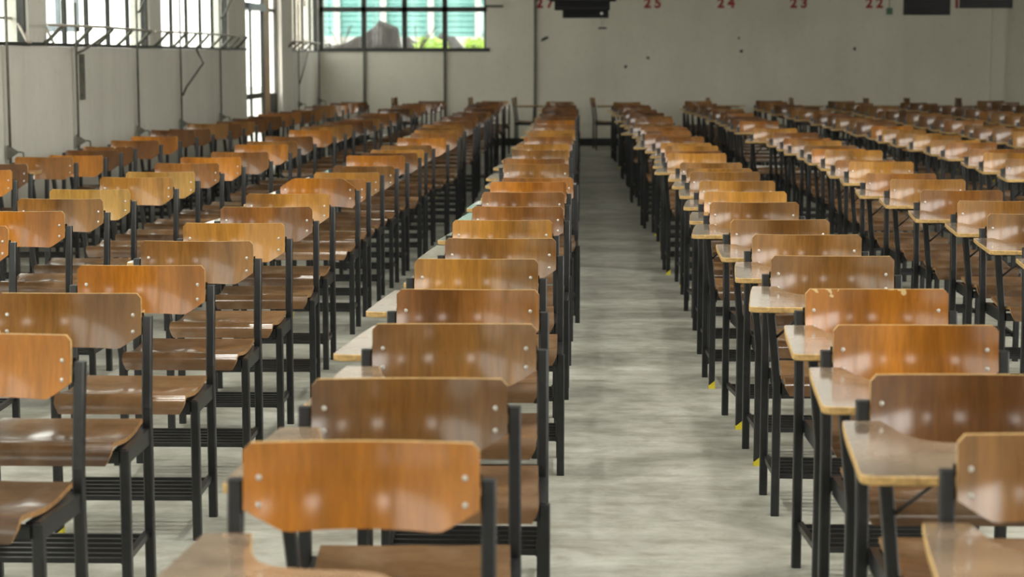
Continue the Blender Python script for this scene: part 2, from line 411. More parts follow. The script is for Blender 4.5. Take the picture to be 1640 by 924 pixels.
# ------------------------------------------------------------------ chair prototype
HB = 0.2065
PX = 0.222
def post_y(z): return max(0.0, (z - 0.50) * 0.13)
ZT, ZB = 0.824, 0.661
DEP = 0.055
def backrest_mesh(flip=False):
    bm = bmesh.new(); nu, nz = 26, 8; th = 0.011
    us = [-1 + 2 * i / nu for i in range(nu + 1)]
    # denser near the ends
    us = [math.copysign(abs(u) ** 0.8, u) for u in us]
    def lim(u):
        x = abs(u) * HB; d = HB - x
        zb = ZB; zt = ZT
        if d < 0.072: zb = ZB + 0.047 * (1 - d / 0.072) ** 1.15
        if d < 0.014: zt = ZT - (0.014 - math.sqrt(max(0, 0.014 ** 2 - (0.014 - d) ** 2)))
        dip = 0.0075 * (1 - u * u); zt -= dip; zb += dip * 0.3
        if flip: zb, zt = ZT + ZB - zt, ZT + ZB - zb
        return zb, zt
    F, B = [], []
    for u in us:
        zb, zt = lim(u); cf, cb = [], []
        for j in range(nz + 1):
            z = zb + (zt - zb) * j / nz
            x = u * HB
            y = post_y(z) - 0.016 - th + DEP * (1 - u * u) + 0.008 * math.cos((z - 0.742) * 19)
            cf.append(bm.verts.new((x, y, z))); cb.append(bm.verts.new((x, y + th, z)))
        F.append(cf); B.append(cb)
    for i in range(nu):
        for j in range(nz):
            f = bm.faces.new((F[i][j], F[i + 1][j], F[i + 1][j + 1], F[i][j + 1])); f.smooth = True
            f = bm.faces.new((B[i][j], B[i][j + 1], B[i + 1][j + 1], B[i + 1][j])); f.smooth = True
        for j in (0, nz):
            f = bm.faces.new((F[i][j], F[i + 1][j], B[i + 1][j], B[i][j])); f.material_index = 1
    for i in (0, nu):
        for j in range(nz):
            f = bm.faces.new((F[i][j], F[i][j + 1], B[i][j + 1], B[i][j])); f.material_index = 1
    return bm
def seat_mesh():
    bm = bmesh.new(); nx, ny = 20, 18; th = 0.013
    T, Bt = [], []
    prof = [(-0.018, 0.470)]
    for i in range(1, 13): prof.append((-0.018 - 0.347 * i / 12, 0.470 - 0.016 * math.sin(math.pi * min(1, i / 12 * 1.05)) + 0.002))
    for k in range(1, 7):
        a = R(15 * k); prof.append((-0.365 - 0.034 * math.sin(a), 0.470 - 0.034 * (1 - math.cos(a)) * 1.25))
    prof.append((-0.401, 0.415))
    m_ = len(prof)
    for j, (y, z) in enumerate(prof):
        rowT, rowB = [], []
        t = j / (m_ - 1)
        shrink = 0.0
        if j > m_ - 5: shrink = 0.016 * ((j - (m_ - 5)) / 4) ** 2
        xl, xr = -0.188 + shrink, 0.212 - shrink
        nx_, ny_ = 0, 1
        if j > 0 and j < m_ - 1:
            dy = prof[j + 1][0] - prof[j - 1][0]; dz = prof[j + 1][1] - prof[j - 1][1]
        elif j == 0: dy, dz = -1, 0
        else: dy, dz = 0, -1
        l = math.hypot(dy, dz); ny_, nz_ = dz / l, -dy / l
        for i in range(nx + 1):
            x = xl + (xr - xl) * i / nx; c = (x - 0.012)
            dish = 0.0
            if t < 0.75:
                for cx in (-0.085, 0.085):
                    dish -= 0.011 * math.exp(-((c - cx) ** 2 / 0.0045) - ((y + 0.17) ** 2 / 0.012))
            rowT.append(bm.verts.new((x, y, z + dish)))
            rowB.append(bm.verts.new((x, y - ny_ * th, z + dish - nz_ * th)))
        T.append(rowT); Bt.append(rowB)
    for j in range(m_ - 1):
        for i in range(nx):
            f = bm.faces.new((T[j][i], T[j][i + 1], T[j + 1][i + 1], T[j + 1][i])); f.smooth = True
            f = bm.faces.new((Bt[j][i], Bt[j + 1][i], Bt[j + 1][i + 1], Bt[j][i + 1])); f.smooth = True
        for i in (0, nx):
            f = bm.faces.new((T[j][i], T[j + 1][i], Bt[j + 1][i], Bt[j][i])); f.material_index = 1
    for j in (0, m_ - 1):
        for i in range(nx):
            f = bm.faces.new((T[j][i], T[j][i + 1], Bt[j][i + 1], Bt[j][i])); f.material_index = 1
    return bm
def catmull(pts, k=5):
    out = []; n_ = len(pts)
    for i in range(n_):
        p0, p1, p2, p3 = pts[i - 1], pts[i], pts[(i + 1) % n_], pts[(i + 2) % n_]
        for s in range(k):
            t = s / k
            out.append(tuple(0.5 * ((2 * p1[d]) + (-p0[d] + p2[d]) * t + (2 * p0[d] - 5 * p1[d] + 4 * p2[d] - p3[d]) * t * t + (-p0[d] + 3 * p1[d] - 3 * p2[d] + p3[d]) * t ** 3) for d in (0, 1)))
    return out
TZ = 0.722
def tablet_mesh():
    pts = [(-0.270, -0.020), (-0.262, -0.015), (-0.195, -0.015), (-0.187, -0.022), (-0.178, -0.08), (-0.168, -0.14), (-0.148, -0.195), (-0.115, -0.228),
           (-0.06, -0.243), (0.0, -0.250), (0.045, -0.260), (0.072, -0.285), (0.080, -0.33), (0.080, -0.46), (0.068, -0.52), (0.03, -0.547), (-0.05, -0.552),
           (-0.20, -0.552), (-0.285, -0.550), (-0.306, -0.542), (-0.314, -0.520), (-0.305, -0.40), (-0.290, -0.20), (-0.274, -0.04)]
    o = catmull(pts, 3)
    bm = bmesh.new()
    e = 0.002; cx, cy = -0.12, -0.35
    def ring(z, ins):
        out = []
        for i, (x, y) in enumerate(o):
            a = Vector(o[i - 1]); c = Vector(o[(i + 1) % len(o)]); t = (c - a).normalized(); nrm = Vector((-t.y, t.x))
            out.append(bm.verts.new((x + nrm.x * ins, y + nrm.y * ins, z)))
        return out
    # orientation of nrm: decide inward
    ar = sum(o[i - 1][0] * o[i][1] - o[i][0] * o[i - 1][1] for i in range(len(o)))
    sg = 1 if ar > 0 else -1
    r0 = ring(TZ - 0.018, sg * e); r1 = ring(TZ - 0.018 + e, 0); r2 = ring(TZ - e, 0); r3 = ring(TZ, sg * e)
    L = len(o)
    for a, c, mi in ((r0, r1, 1), (r1, r2, 1), (r2, r3, 1)):
        for i in range(L):
            f = bm.faces.new((a[i - 1], a[i], c[i], c[i - 1])); f.material_index = mi
    f = bm.faces.new(r3); f.material_index = 0
    f = bm.faces.new(r0); f.material_index = 1
    return bm
TW = 0.027
def rear_leg_mesh(s, zt=0.757):
    bm = bmesh.new(); sqtube(bm, [(s * PX, 0, 0), (s * PX, 0, 0.50), (s * PX, post_y(zt), zt)], TW); return bm
def front_left_mesh():
    bm = bmesh.new(); sqtube(bm, [(-0.2055, -0.30, 0), (-0.2055, -0.30, 0.44), (-0.232, -0.31, TZ - 0.024)], TW); return bm
def front_right_mesh():
    bm = bmesh.new(); sqtube(bm, [(PX + 0.004, -0.30, 0), (PX + 0.004, -0.30, 0.438)], TW); return bm
def seat_frame_mesh():
    bm = bmesh.new()
    box(bm, -0.2055, -0.1875, -0.30, 0.0, 0.395, 0.442); box(bm, 0.196, 0.2305, -0.30, 0.0, 0.395, 0.440)
    box(bm, -0.19, 0.213, -0.32, -0.298, 0.405, 0.436); box(bm, -0.21, 0.213, -0.012, 0.008, 0.405, 0.440)
    for x in (-0.09, 0.10): box(bm, x, x + 0.02, -0.30, -0.012, 0.42, 0.436)
    return bm
def rack_mesh(s):
    bm = bmesh.new()
    if s < 0: bar(bm, (-0.2135, 0, 0.13), (-0.2015, -0.30, 0.13), 0.018, 0.018)
    else: bar(bm, (0.2135, 0, 0.13), (0.217, -0.30, 0.13), 0.018, 0.018)
    return bm
def slat_mesh(y):
    bm = bmesh.new(); box(bm, -0.205, 0.212, y - 0.007, y + 0.007, 0.122, 0.136); return bm
def support_mesh():
    bm = bmesh.new()
    bar(bm, (-0.226, -0.006, TZ - 0.027), (-0.236, -0.46, TZ - 0.027), 0.016, 0.016)
    bar(bm, (-0.24, -0.40, TZ - 0.027), (0.03, -0.40, TZ - 0.027), 0.016, 0.016)
    return bm
def brace_mesh():
    bm = bmesh.new(); tube(bm, [(-0.218, -0.31, 0.585), (-0.12, -0.385, TZ - 0.03)], 0.004, 6); return bm
def bracket_mesh(s):
    bm = bmesh.new()
    for z in (0.715, 0.755):
        y = post_y(z)
        box(bm, min(s * 0.166, s * 0.210), max(s * 0.166, s * 0.210), y + 0.007, y + 0.012, z - 0.011, z + 0.011)
    return bm
def rivet_mesh(s, z):
    bm = bmesh.new(); x = s * (HB - 0.025); u = (HB - 0.025) / HB
    y = post_y(z) - 0.016 - 0.011 + DEP * (1 - u * u) + 0.008 * math.cos((z - 0.742) * 19)
    # domed head
    rings = []
    for rr_, dy in ((0.0062, 0.0005), (0.0055, -0.0014), (0.003, -0.0024)):
        rings.append([bm.verts.new((x + rr_ * math.cos(a * math.pi / 5), y + dy, z + rr_ * math.sin(a * math.pi / 5))) for a in range(10)])
    for a, c in zip(rings, rings[1:]):
        for k in range(10): f = bm.faces.new((a[k], a[(k + 1) % 10], c[(k + 1) % 10], c[k])); f.smooth = True
    bm.faces.new(rings[-1]); bm.faces.new(rings[0])
    return bm
def foot_mesh(x, y):
    bm = bmesh.new(); h = TW / 2 + 0.0008
    # painted wedge sleeve at the foot: higher on one corner
    q = [(x - h, y - h, 0), (x + h, y - h, 0), (x + h, y + h, 0), (x - h, y + h, 0)]
    zt = [0.014, 0.038, 0.038, 0.014]
    lo_ = [bm.verts.new(p) for p in q]; hi = [bm.verts.new((p[0], p[1], z)) for p, z in zip(q, zt)]
    bm.faces.new(lo_); bm.faces.new(hi)
    for k in range(4): bm.faces.new((lo_[k], lo_[(k + 1) % 4], hi[(k + 1) % 4], hi[k]))
    return bm

stage = empty('tablet_chair', (0, 0, 0))
PR = {}
def proto(key, name, bm, mats, smooth=False):
    me = bpy.data.meshes.new(name)
    bmesh.ops.recalc_face_normals(bm, faces=bm.faces[:]); sharpen(bm); bm.to_mesh(me); bm.free()
    for m_ in (mats if isinstance(mats, list) else [mats]): me.materials.append(m_)
    o = bpy.data.objects.new(name, me); PR[key] = o
proto('back', 'backrest', backrest_mesh(), [M['back'], M['ply']])
proto('flip', 'backrest', backrest_mesh(True), [M['back'], M['ply']])
proto('seat', 'seat', seat_mesh(), [M['seat'], M['plydark']])
proto('tablet', 'writing_tablet', tablet_mesh(), [M['tablet'], M['ply']])
proto('rl', 'leg', rear_leg_mesh(-1), M['black']); proto('rr', 'leg', rear_leg_mesh(1), M['black'])
proto('fl', 'leg', front_left_mesh(), M['black']); proto('fr', 'leg', front_right_mesh(), M['black'])
proto('frame', 'seat_frame', seat_frame_mesh(), M['black'])
proto('rackl', 'shelf_rail', rack_mesh(-1), M['black']); proto('rackr', 'shelf_rail', rack_mesh(1), M['black'])
SL = [-0.030, -0.082, -0.134, -0.186, -0.238, -0.286]
for i, y in enumerate(SL): proto('slat%d' % i, 'shelf_bar', slat_mesh(y), M['black'])
proto('support', 'tablet_support', support_mesh(), M['black'])
proto('brace', 'tablet_brace', brace_mesh(), M['black'])
proto('bl', 'back_bracket', bracket_mesh(-1), M['black']); proto('br', 'back_bracket', bracket_mesh(1), M['black'])
for i, (s, z) in enumerate(((-1, 0.760), (-1, 0.713), (1, 0.760), (1, 0.713))): proto('rv%d' % i, 'rivet', rivet_mesh(s, z), M['rivet'])
proto('foot', 'foot_cap', foot_mesh(-0.2055, -0.30), M['yellow'])
proto('foot2', 'foot_cap', foot_mesh(PX + 0.004, -0.30), M['yellow'])

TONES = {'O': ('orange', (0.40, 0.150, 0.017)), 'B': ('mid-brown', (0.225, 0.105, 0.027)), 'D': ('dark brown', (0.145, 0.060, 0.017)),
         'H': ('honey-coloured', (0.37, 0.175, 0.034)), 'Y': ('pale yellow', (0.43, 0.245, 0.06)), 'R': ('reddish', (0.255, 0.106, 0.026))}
ORD = ['first', 'second', 'third', 'fourth', 'fifth', 'sixth', 'seventh', 'eighth', 'ninth', 'tenth', 'eleventh', 'twelfth', 'thirteenth', 'fourteenth',
       'fifteenth', 'sixteenth', 'seventeenth', 'eighteenth', 'nineteenth', 'twentieth', 'twenty-first', 'twenty-second', 'twenty-third', 'twenty-fourth']
def kid(key, parent, dz=0.0):
    o = PR[key].copy(); col.objects.link(o); o.parent = parent
    if dz: o.location.z = dz
    return o
def make_chair(x, y, rz, dz, tone, label, group, near, flip=False, chip=False, tdrop=0.0, foot=False):
    r = stage.copy(); col.objects.link(r); r.location = (x, y, 0); r.rotation_euler = (0, 0, rz)
    tag(r, label, 'chair', group)
    j = lambda v: v * random.uniform(0.88, 1.12)
    c = TONES[tone][1]
    bk = kid('flip' if flip else 'back', r, dz); k = random.uniform(0.88, 1.12)
    bk.rotation_euler.x = random.uniform(-0.007, 0.007)
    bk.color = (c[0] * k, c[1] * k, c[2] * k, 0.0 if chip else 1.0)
    st = kid('seat', r); k = random.uniform(0.8, 1.25); st.color = (0.15 * k, 0.084 * k, 0.043 * k, 1)
    tb = kid('tablet', r, -tdrop); k = random.uniform(0.85, 1.2); tb.color = (0.34 * k, 0.255 * k, 0.19 * k, 1)
    kid('rl', r); kid('rr', r); fl = kid('fl', r); fr = kid('fr', r)
    if tdrop: fl.scale.z = (TZ - 0.024 - tdrop) / (TZ - 0.024)
    kid('frame', r); kid('support', r, -tdrop)
    kid('rackl', r); kid('rackr', r)
    if near < 22:
        for i in range(len(SL)): kid('slat%d' % i, r)
        kid('bl', r, dz); kid('br', r, dz); kid('brace', r, -tdrop)
    if near < 13:
        for i in range(4): kid('rv%d' % i, bk)
    if foot: kid('foot', fl)
    if foot == 2: kid('foot2', fr)
    return r

# every chair: px of the backrest's left (L) or right (Rr) top corner, py of its top, tone, options
DD = dict
columns = {
 'file just left of the aisle': ('L', -0.35, [
   (390,708,'O',DD(tdrop=.05)),(500,606,'B'),(597,518,'B'),(635,463,'R'),(664,414,'H'),(713,381,'B'),(725,352,'H'),(756,330,'R'),(772,307,'R'),(785,290.5,'O'),
   (804,284,'R',DD(w=117)),(807,262,'B'),(806,253.5,'R'),(820,239.5,'B',DD(chip=True)),(827,230,'H'),(839.5,218,'R'),(843.6,212.7,'H'),(850,207.7,'H'),(854,199,'R'),(859,192,'O')]),
 'second file left of the aisle': ('R', -1.40, [
   (116,535,'O'),(225,470,'B'),(328,425,'O'),(405,386,'B'),(456,357,'H'),(500,331,'R'),(527,310,'H'),(568,286,'O',DD(flip=True)),(586,286.7,'R',DD(h=.79)),(608,276,'H'),
   (631.6,265.7,'B'),(648.7,248.8,'O'),(669,244.5,'D'),(679,239.7,'H'),(691.5,232.5,'B'),(714,220.6,'O'),(731.8,213,'R'),(734,208.5,'H'),(740,204,'B'),(742,199.5,'H')]),
 'third file left of the aisle': ('R', -2.42, [
   (12,362,'O'),(103,338,'O'),(165,318,'B'),(208,303,'Y'),(276.6,283.5,'H'),(312,275,'Y'),(351,261,'R'),(386,251.5,'O'),(430,243,'R'),(461,231,'O'),(476,226,'B'),(501,218,'R'),(533,208,'O')]),
 'file along the windowed wall': ('R', -3.55, [
   (18.8,272,'O'),(44,262,'D'),(117.5,251,'R',DD(h=.80)),(165.6,250.5,'O',DD(h=.775)),(190,240.5,'D',DD(h=.795)),(213,234.5,'R',DD(h=.80,chip=True)),(254.5,224.5,'R',DD(h=.81)),(285,218,'O'),
   (312,208,'D'),(338,206.5,'D')]),
 'file just right of the aisle': ('L', 0.835, [
   (1535,697,'B',DD(tdrop=.05)),(1395,600,'D'),(1335,520,'O'),(1290,462,'O',DD(chip=True)),(1235,409,'B'),(1205,375,'B'),(1170,351,'B'),(1137,323,'B'),(1128,306,'H'),(1120,289,'H'),
   (1105,274.6,'B'),(1099,269,'H',DD(h=.80)),(1089,260,'B'),(1069,245,'H'),(1066,241,'R'),(1065,233,'H'),(1058,228.5,'H'),(1050,218,'R'),(1032,215,'R'),(1035,209,'R')]),
 'second file right of the aisle': ('L', 1.91, [
   (1652,370,'B'),(1581.6,342,'B'),(1534,321,'B'),(1474.4,304,'R'),(1425.7,286.7,'B'),(1386.7,277,'R'),(1360,258.4,'H'),(1338,256,'R'),(1322,240,'H'),(1300,238,'O'),(1288,232.5,'B'),(1268,224.7,'H'),(1255,221,'O'),(1238,212,'R'),(1207,205,'H'),(1185,193.5,'O')]),
 'third file right of the aisle': ('L', 3.05, [
   (1611,254,'B'),(1575.8,244.3,'H'),(1551.7,238,'R'),(1513.5,227.5,'R'),(1490,224,'H'),(1463,215.7,'H')]),
 'fourth file right of the aisle': ('L', 4.17, []),
 'fifth file right of the aisle': ('L', 5.30, []),
 'sixth file right of the aisle': ('L', 6.45, []),
}
HTOP = 0.824 + 0.0
SP = 0.753
YB = 0.042 - 0.0       # how far behind the origin the top of the backrest sits
LAST = 29.4
total = 0
for cname, (side, cx, lst) in columns.items():
    out = []
    for it in lst:
        px, py, tone = it[:3]; op = it[3] if len(it) > 3 else {}
        h = op.get('h', HTOP)
        p = atz(px, py, h)
        x = p.x + (HB if side == 'L' else -HB)
        y = p.y - 0.02
        out.append([x, y, h, tone, op, px, py])
    # keep a believable pitch between digitised chairs, absorbing the rest in backrest height
    for i in range(1, len(out)):
        if out[i][1] < out[i - 1][1] + 0.69:
            y = out[i - 1][1] + 0.69
            q = aty(out[i][5], out[i][6], y + 0.02)
            out[i][0] = q.x + (HB if side == 'L' else -HB); out[i][1] = y
            out[i][2] = min(max(q.z, 0.775), 0.85)
    y = out[-1][1] + SP if out else 8.0
    lx = sum(o_[0] for o_ in out[-4:]) / 4 if len(out) >= 4 else cx
    n0 = y
    drift = 0.09 if cx < 0 else -0.10
    while y < LAST:
        t = (y - n0) / (LAST - n0 + 1e-6)
        xx = (lx + (cx + drift - lx) * t) if len(out) and len(lst) >= 4 else cx + drift * (y / LAST)
        out.append([xx + random.gauss(0, 0.022), y + random.gauss(0, 0.02), HTOP + random.uniform(-0.022, 0.012), random.choice('OBRHDBR' if y < 19 else 'DDRBDDB'), {}, 0, 0])  # distant chairs draw darker tones, standing in for the dim light there
        y += SP
    vis = []
    for o_ in out:
        x, y = o_[0], o_[1]
        ok = False
        for lx_, ly_, lz_ in ((-0.2, 0, .824), (0.2, 0, .824), (-0.31, -0.54, .72), (-.31, -.05, .72), (-.2, -.3, 0), (.22, -.3, 0), (.22, 0, .0), (-.2, 0, 0), (.2, -.4, .45), (-.2, -.4, .45)):
            u, v, d = proj((x + lx_, y + ly_, lz_))
            if -4 < u < 1644 and -4 < v < 928: ok = True
        if ok: vis.append(o_)
    nvis = len(vis)
    for i, (x, y, h, tone, op, _, _) in enumerate(vis):
        if i < 24 and i <= nvis / 2 + 2: pos = ORD[i] + ' from the camera'
        else: pos = ('last' if i == nvis - 1 else ORD[nvis - 1 - i] + ' from the far end')
        lab = TONES[tone][0] + ' tablet chair, ' + pos + ', ' + cname
        if op.get('flip'): lab = 'chair with upturned backrest, ' + pos + ', ' + cname
        if op.get('chip'): lab = TONES[tone][0] + ' chipped chair, ' + pos + ', ' + cname
        rz = random.gauss(0, 0.026)
        near = y
        ft = 0
        if cname.startswith('file just right') and i in (5, 7, 9, 12, 14): ft = 1
        elif cname.startswith('file just left') and i in (3, 4): ft = 2
        elif random.random() < 0.28: ft = 1
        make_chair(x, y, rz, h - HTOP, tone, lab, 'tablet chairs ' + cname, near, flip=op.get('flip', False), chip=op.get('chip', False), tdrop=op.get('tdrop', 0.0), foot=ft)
        total += 1
# the last line, turned sideways along the far wall
SIDEW = (632, 754, 824, 950, 1135, 1268, 1387, 1453, 1535)
for i, px in enumerate(SIDEW):
    p = aty(px, 158, 30.75)
    x = p.x + 0.03
    near_ = ['beside the end of the wall file', 'under the last wall conduit', '', '', '', '', '', '', '', '']
    lab = 'dark chair turned sideways at the far wall, ' + ORD[i] + ' along from the window'
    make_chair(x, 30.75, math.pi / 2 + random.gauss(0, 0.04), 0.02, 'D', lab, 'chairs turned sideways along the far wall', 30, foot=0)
    total += 1
bpy.data.objects.remove(stage)


# ------------------------------------------------------------------ left wall ironwork
RAILX = WX + 0.15
def rail_thing(pa, pb, label, struts, x=RAILX, z=1.75, basex=WX + 0.01, mt=None):
    mt = mt or M['palebar']
    ya_, yb_ = atx(pa, 50, x).y, atx(pb, 50, x).y
    t = empty('window_rail', (x, ya_, z)); tag(t, label, 'rail')
    bm = bmesh.new(); tube(bm, [(x, ya_, z), (x, (ya_ + yb_) / 2, z + 0.01), (x, yb_, z)], 0.011, 6); PP(t, 'rail', bm, mt)
    for y in struts:
        bm = bmesh.new(); tube(bm, [(basex, y - 0.05, SILL + 0.0), (basex + 0.05, y - 0.02, SILL + 0.05), (x, y, z)], 0.016, 6); PP(t, 'strut', bm, M['rod'])
    return t
RAIL2 = rail_thing(76, 243, 'pale stay rail with slanted struts above the sill of the second window', [atx(k, 50, RAILX).y for k in (100, 147, 181, 212, 241)])
rail_thing(249, 396, 'stay rail with slanted struts above the sill nearest the glazed door', [atx(k, 52, RAILX).y for k in (270, 298, 315, 335, 356, 372, 385, 396)])
rail_thing(466, 512, 'stay rail with short struts at the window in the far corner', [atx(k, 60, RAILX).y for k in (472, 482, 492, 502)], z=1.72)
# sash pushed outward on curved arms, first window
t = empty('window_rail', (WX - 0.12, 13.0, 1.8)); tag(t, 'pale outward sash rail on curved arms at the nearest window', 'rail')
x = WX - 0.14
def cy(px): return atx(px, 50, x).y
bm = bmesh.new(); tube(bm, [(x, cy(-40), 1.80), (x, cy(20), 1.80), (x, cy(62), 1.79)], 0.012, 6); PP(t, 'rail', bm, M['palebar'])
for a in (20, 24, 62):
    y0 = cy(a); y1 = wy(a + 20)
    pts = []
    for k in range(9):
        s = k / 8
        pts.append((x + (WX + 0.02 - x) * s, y0 + (y1 - y0) * math.sin(s * math.pi / 2) * 0.9, 1.80 - (1.80 - SILL) * (1 - math.cos(s * math.pi / 2))))
    bm = bmesh.new(); tube(bm, pts, 0.012, 6); PP(t, 'curved_arm', bm, M['palebar'])
# open casement seen beyond the second window
yc = wy(78)
t = empty('open_casement', (WX - 0.14, yc, 1.82)); tag(t, 'grey framed casement swung open outside beside the first pier', 'window sash')
bm = bmesh.new()
xa, xb = WX - 0.12, WX - 0.50
for (a, b2, z0, z1) in ((xa, xa - 0.04, 1.72, 3.2), (xb + 0.04, xb, 1.72, 3.2), (xa, xb, 1.72, 1.78), (xa, xb, 2.9, 2.95), ((xa + xb) / 2 + 0.02, (xa + xb) / 2 - 0.02, 1.78, 3.2)):
    box(bm, min(a, b2), max(a, b2), yc + 1.4, yc + 1.43, z0, z1)
PP(t, 'sash_frame', bm, M['steelblue'])
bm = bmesh.new(); box(bm, xb + 0.04, xa - 0.04, yc + 1.412, yc + 1.416, 1.78, 3.2); PP(t, 'sash_pane', bm, M['glass'])

# vertical operating rods with little crank gears
names = ['nearest the picture edge', 'beside the olive conduit', 'under the middle of the second window', 'beside the bent lever', 'last one before the glazed door', 'first past the glazed door', 'in the far corner']
for i, px in enumerate((13.5, 124, 221.5, 290.5, 354, 479, 511.5)):
    X = WX + 0.045; y = atx(px, 150, X).y
    t = empty('window_crank', (X, y, 0.68)); tag(t, 'upright iron crank rod on the windowed wall, ' + names[i], 'window crank', 'crank rods on the windowed wall')
    bm = bmesh.new(); tube(bm, [(X, y, 0.55), (X, y, 2.3 if i != 1 else 1.96)], 0.011, 6); PP(t, 'rod', bm, M['rod'])
    bm = bmesh.new()   # gear box: three-cornered casting
    v0 = [bm.verts.new(q) for q in ((X - 0.02, y - 0.025, 0.82), (X - 0.02, y - 0.025, 0.71), (X + 0.07, y, 0.77))]
    v1 = [bm.verts.new(q) for q in ((X - 0.02, y + 0.025, 0.82), (X - 0.02, y + 0.025, 0.71), (X + 0.07, y, 0.768))]
    bm.faces.new(v0); bm.faces.new(v1[::-1])
    for k in range(3): bm.faces.new((v0[k], v0[(k + 1) % 3], v1[(k + 1) % 3], v1[k]))
    PP(t, 'gear_box', bm, M['rod'])
    bm = bmesh.new(); tube(bm, [(X + 0.07, y, 0.77), (X + 0.10, y, 0.765), (X + 0.105, y, 0.70), (X + 0.105, y, 0.655)], 0.007, 6); PP(t, 'crank_handle', bm, M['rod'])
bm = bmesh.new(); y = atx(126, 120, WX).y + 0.04; box(bm, WX, WX + 0.04, y - 0.03, y + 0.03, 1.12, 1.52, 0.004)
tag(put('conduit_box', bm, M['rod']), 'short olive conduit box beside the second crank rod', 'conduit')
def lever(pts, label, X=WX + 0.12, r=0.012, par=None):
    bm = bmesh.new(); P3 = [atx(a, b2, X) for a, b2 in pts]
    P3[0].x = P3[0].x; tube(bm, P3, r, 6)
    if par: return PP(par, 'lever', bm, M['rod'])
    tag(put('window_lever', bm, M['rod']), label, 'lever', 'hinged window levers')
lever([(124, 85), (133, 81), (150, 70), (168, 57), (179, 50)], 'long bent lever rising from the olive conduit to the stay rail', X=WX + 0.15, par=RAIL2)
lever([(314, 78), (319, 88), (325.5, 101), (313, 119), (299, 139), (293, 152)], 'elbow-shaped lever hanging below the sill near the fourth crank rod')
lever([(220, 20), (224, 18), (234, -6)], 'short lever across the last pane of the second window')
lever([(353, 30), (358, 27), (365, 10), (374, -8)], 'curved lever across the last pane before the glazed door')
lever([(493, 84), (488, 105), (480, 134)], 'slanting lever under the far corner window')

# ------------------------------------------------------------------ far wall fittings
for i, (px, ya_, yb_, lab) in enumerate(((583.5, 83, 250, 'thin conduit down the far wall below the first mullion'), (712.5, 83, 250, 'thin conduit down the far wall below the third mullion'), (857.5, -60, 250, 'full-height conduit on the far wall beside the first red number'))):
    p0 = aty(px, ya_, WY - 0.03); 
    bm = bmesh.new(); box(bm, p0.x - 0.022, p0.x + 0.022, WY - 0.045, WY, 0.13, min(p0.z, 3.4), 0.004)
    tag(put('conduit', bm, M['rod']), lab, 'conduit', 'conduits on the far wall')
def number(txt, px, py):
    c = bpy.data.curves.new('painted_number', 'FONT'); c.body = txt; c.size = 0.225; c.extrude = 0.0015; c.space_character = 1.55; c.offset = 0.010
    o = bpy.data.objects.new('tmp', c); col.objects.link(o)
    dg = bpy.context.evaluated_depsgraph_get(); me = bpy.data.meshes.new_from_object(o.evaluated_get(dg)); bpy.data.objects.remove(o)
    me.materials.clear(); me.materials.append(M['red'])
    q = bpy.data.objects.new('painted_number', me); col.objects.link(q)
    p = aty(px, py, WY - 0.002); q.location = p; q.rotation_euler = (math.pi / 2, 0, 0)
    tag(q, 'faded red stencilled number ' + {'27': 'twenty-seven', '28': 'twenty-eight', '26': 'twenty-six', '25': 'twenty-five', '24': 'twenty-four', '23': 'twenty-three', '22': 'twenty-two', '21': 'twenty-one'}[txt] + ' high on the far wall', 'painted number', 'red numbers on the far wall')
for txt, px in (('27', 859), ('25', 1031.5), ('24', 1149), ('23', 1265.5), ('22', 1386.5), ('21', 1510)):
    number(txt, px, 12)
for i, (px, py, rr_, lab) in enumerate(((872, 62, 0.045, 'dark torn tape scrap right of the full-height conduit'), (1002, 107, 0.03, 'lowest dark plaster chip on the far wall'), (1038, 93, 0.03, 'dark plaster chip below number twenty-five'),
        (1183, 61, 0.024, 'upper faint plaster chip below number twenty-four'), (1187, 82, 0.03, 'dark plaster chip under the faint one below number twenty-four'), (1369, 78, 0.03, 'dark plaster chip below number twenty-two'))):
    p = aty(px, py, WY); bm = bmesh.new(); 
    vs2 = []
    n2 = 9
    for k in range(n2):
        a = k * 2 * math.pi / n2; q = rr_ * random.uniform(0.6, 1.1)
        xx, zz = q * math.cos(a) * (1.9 if i == 0 else 1), q * math.sin(a) * (0.7 if i == 0 else 1)
        if i == 0: xx, zz = xx * 0.85 - zz * 0.5, zz + xx * 0.45
        vs2.append((xx, zz))
    f0 = [bm.verts.new((p.x + a, WY - 0.006, p.z + b2)) for a, b2 in vs2]; f1 = [bm.verts.new((p.x + a * 1.1, WY, p.z + b2 * 1.1)) for a, b2 in vs2]
    bm.faces.new(f0)
    for k in range(n2): bm.faces.new((f0[k], f0[(k + 1) % n2], f1[(k + 1) % n2], f1[k]))
    tag(put('wall_chip', bm, M['iron']), lab, 'wall mark')
p = aty(1424, 18, WY)
t = empty('pull_switch', p); tag(t, 'small green box switch on a thin cord beside number twenty-two', 'switch')
bm = bmesh.new(); box(bm, p.x - 0.05, p.x + 0.05, WY - 0.05, WY, p.z - 0.055, p.z + 0.055, 0.008); PP(t, 'switch_body', bm, M['green'])
bm = bmesh.new(); tube(bm, [(p.x, WY - 0.015, p.z + 0.05), (p.x, WY - 0.015, 3.4)], 0.006, 6); PP(t, 'cord', bm, M['rod'])
bm = bmesh.new(); p = aty(776, 10, WY); p2 = aty(806, 10, WY); box(bm, p.x, p2.x, WY - 0.06, WY, p.z - 0.02, p.z + 0.02, 0.004)
tag(put('wall_bracket', bm, M['rod']), 'short dark bar on the far wall at the window corner', 'bracket')

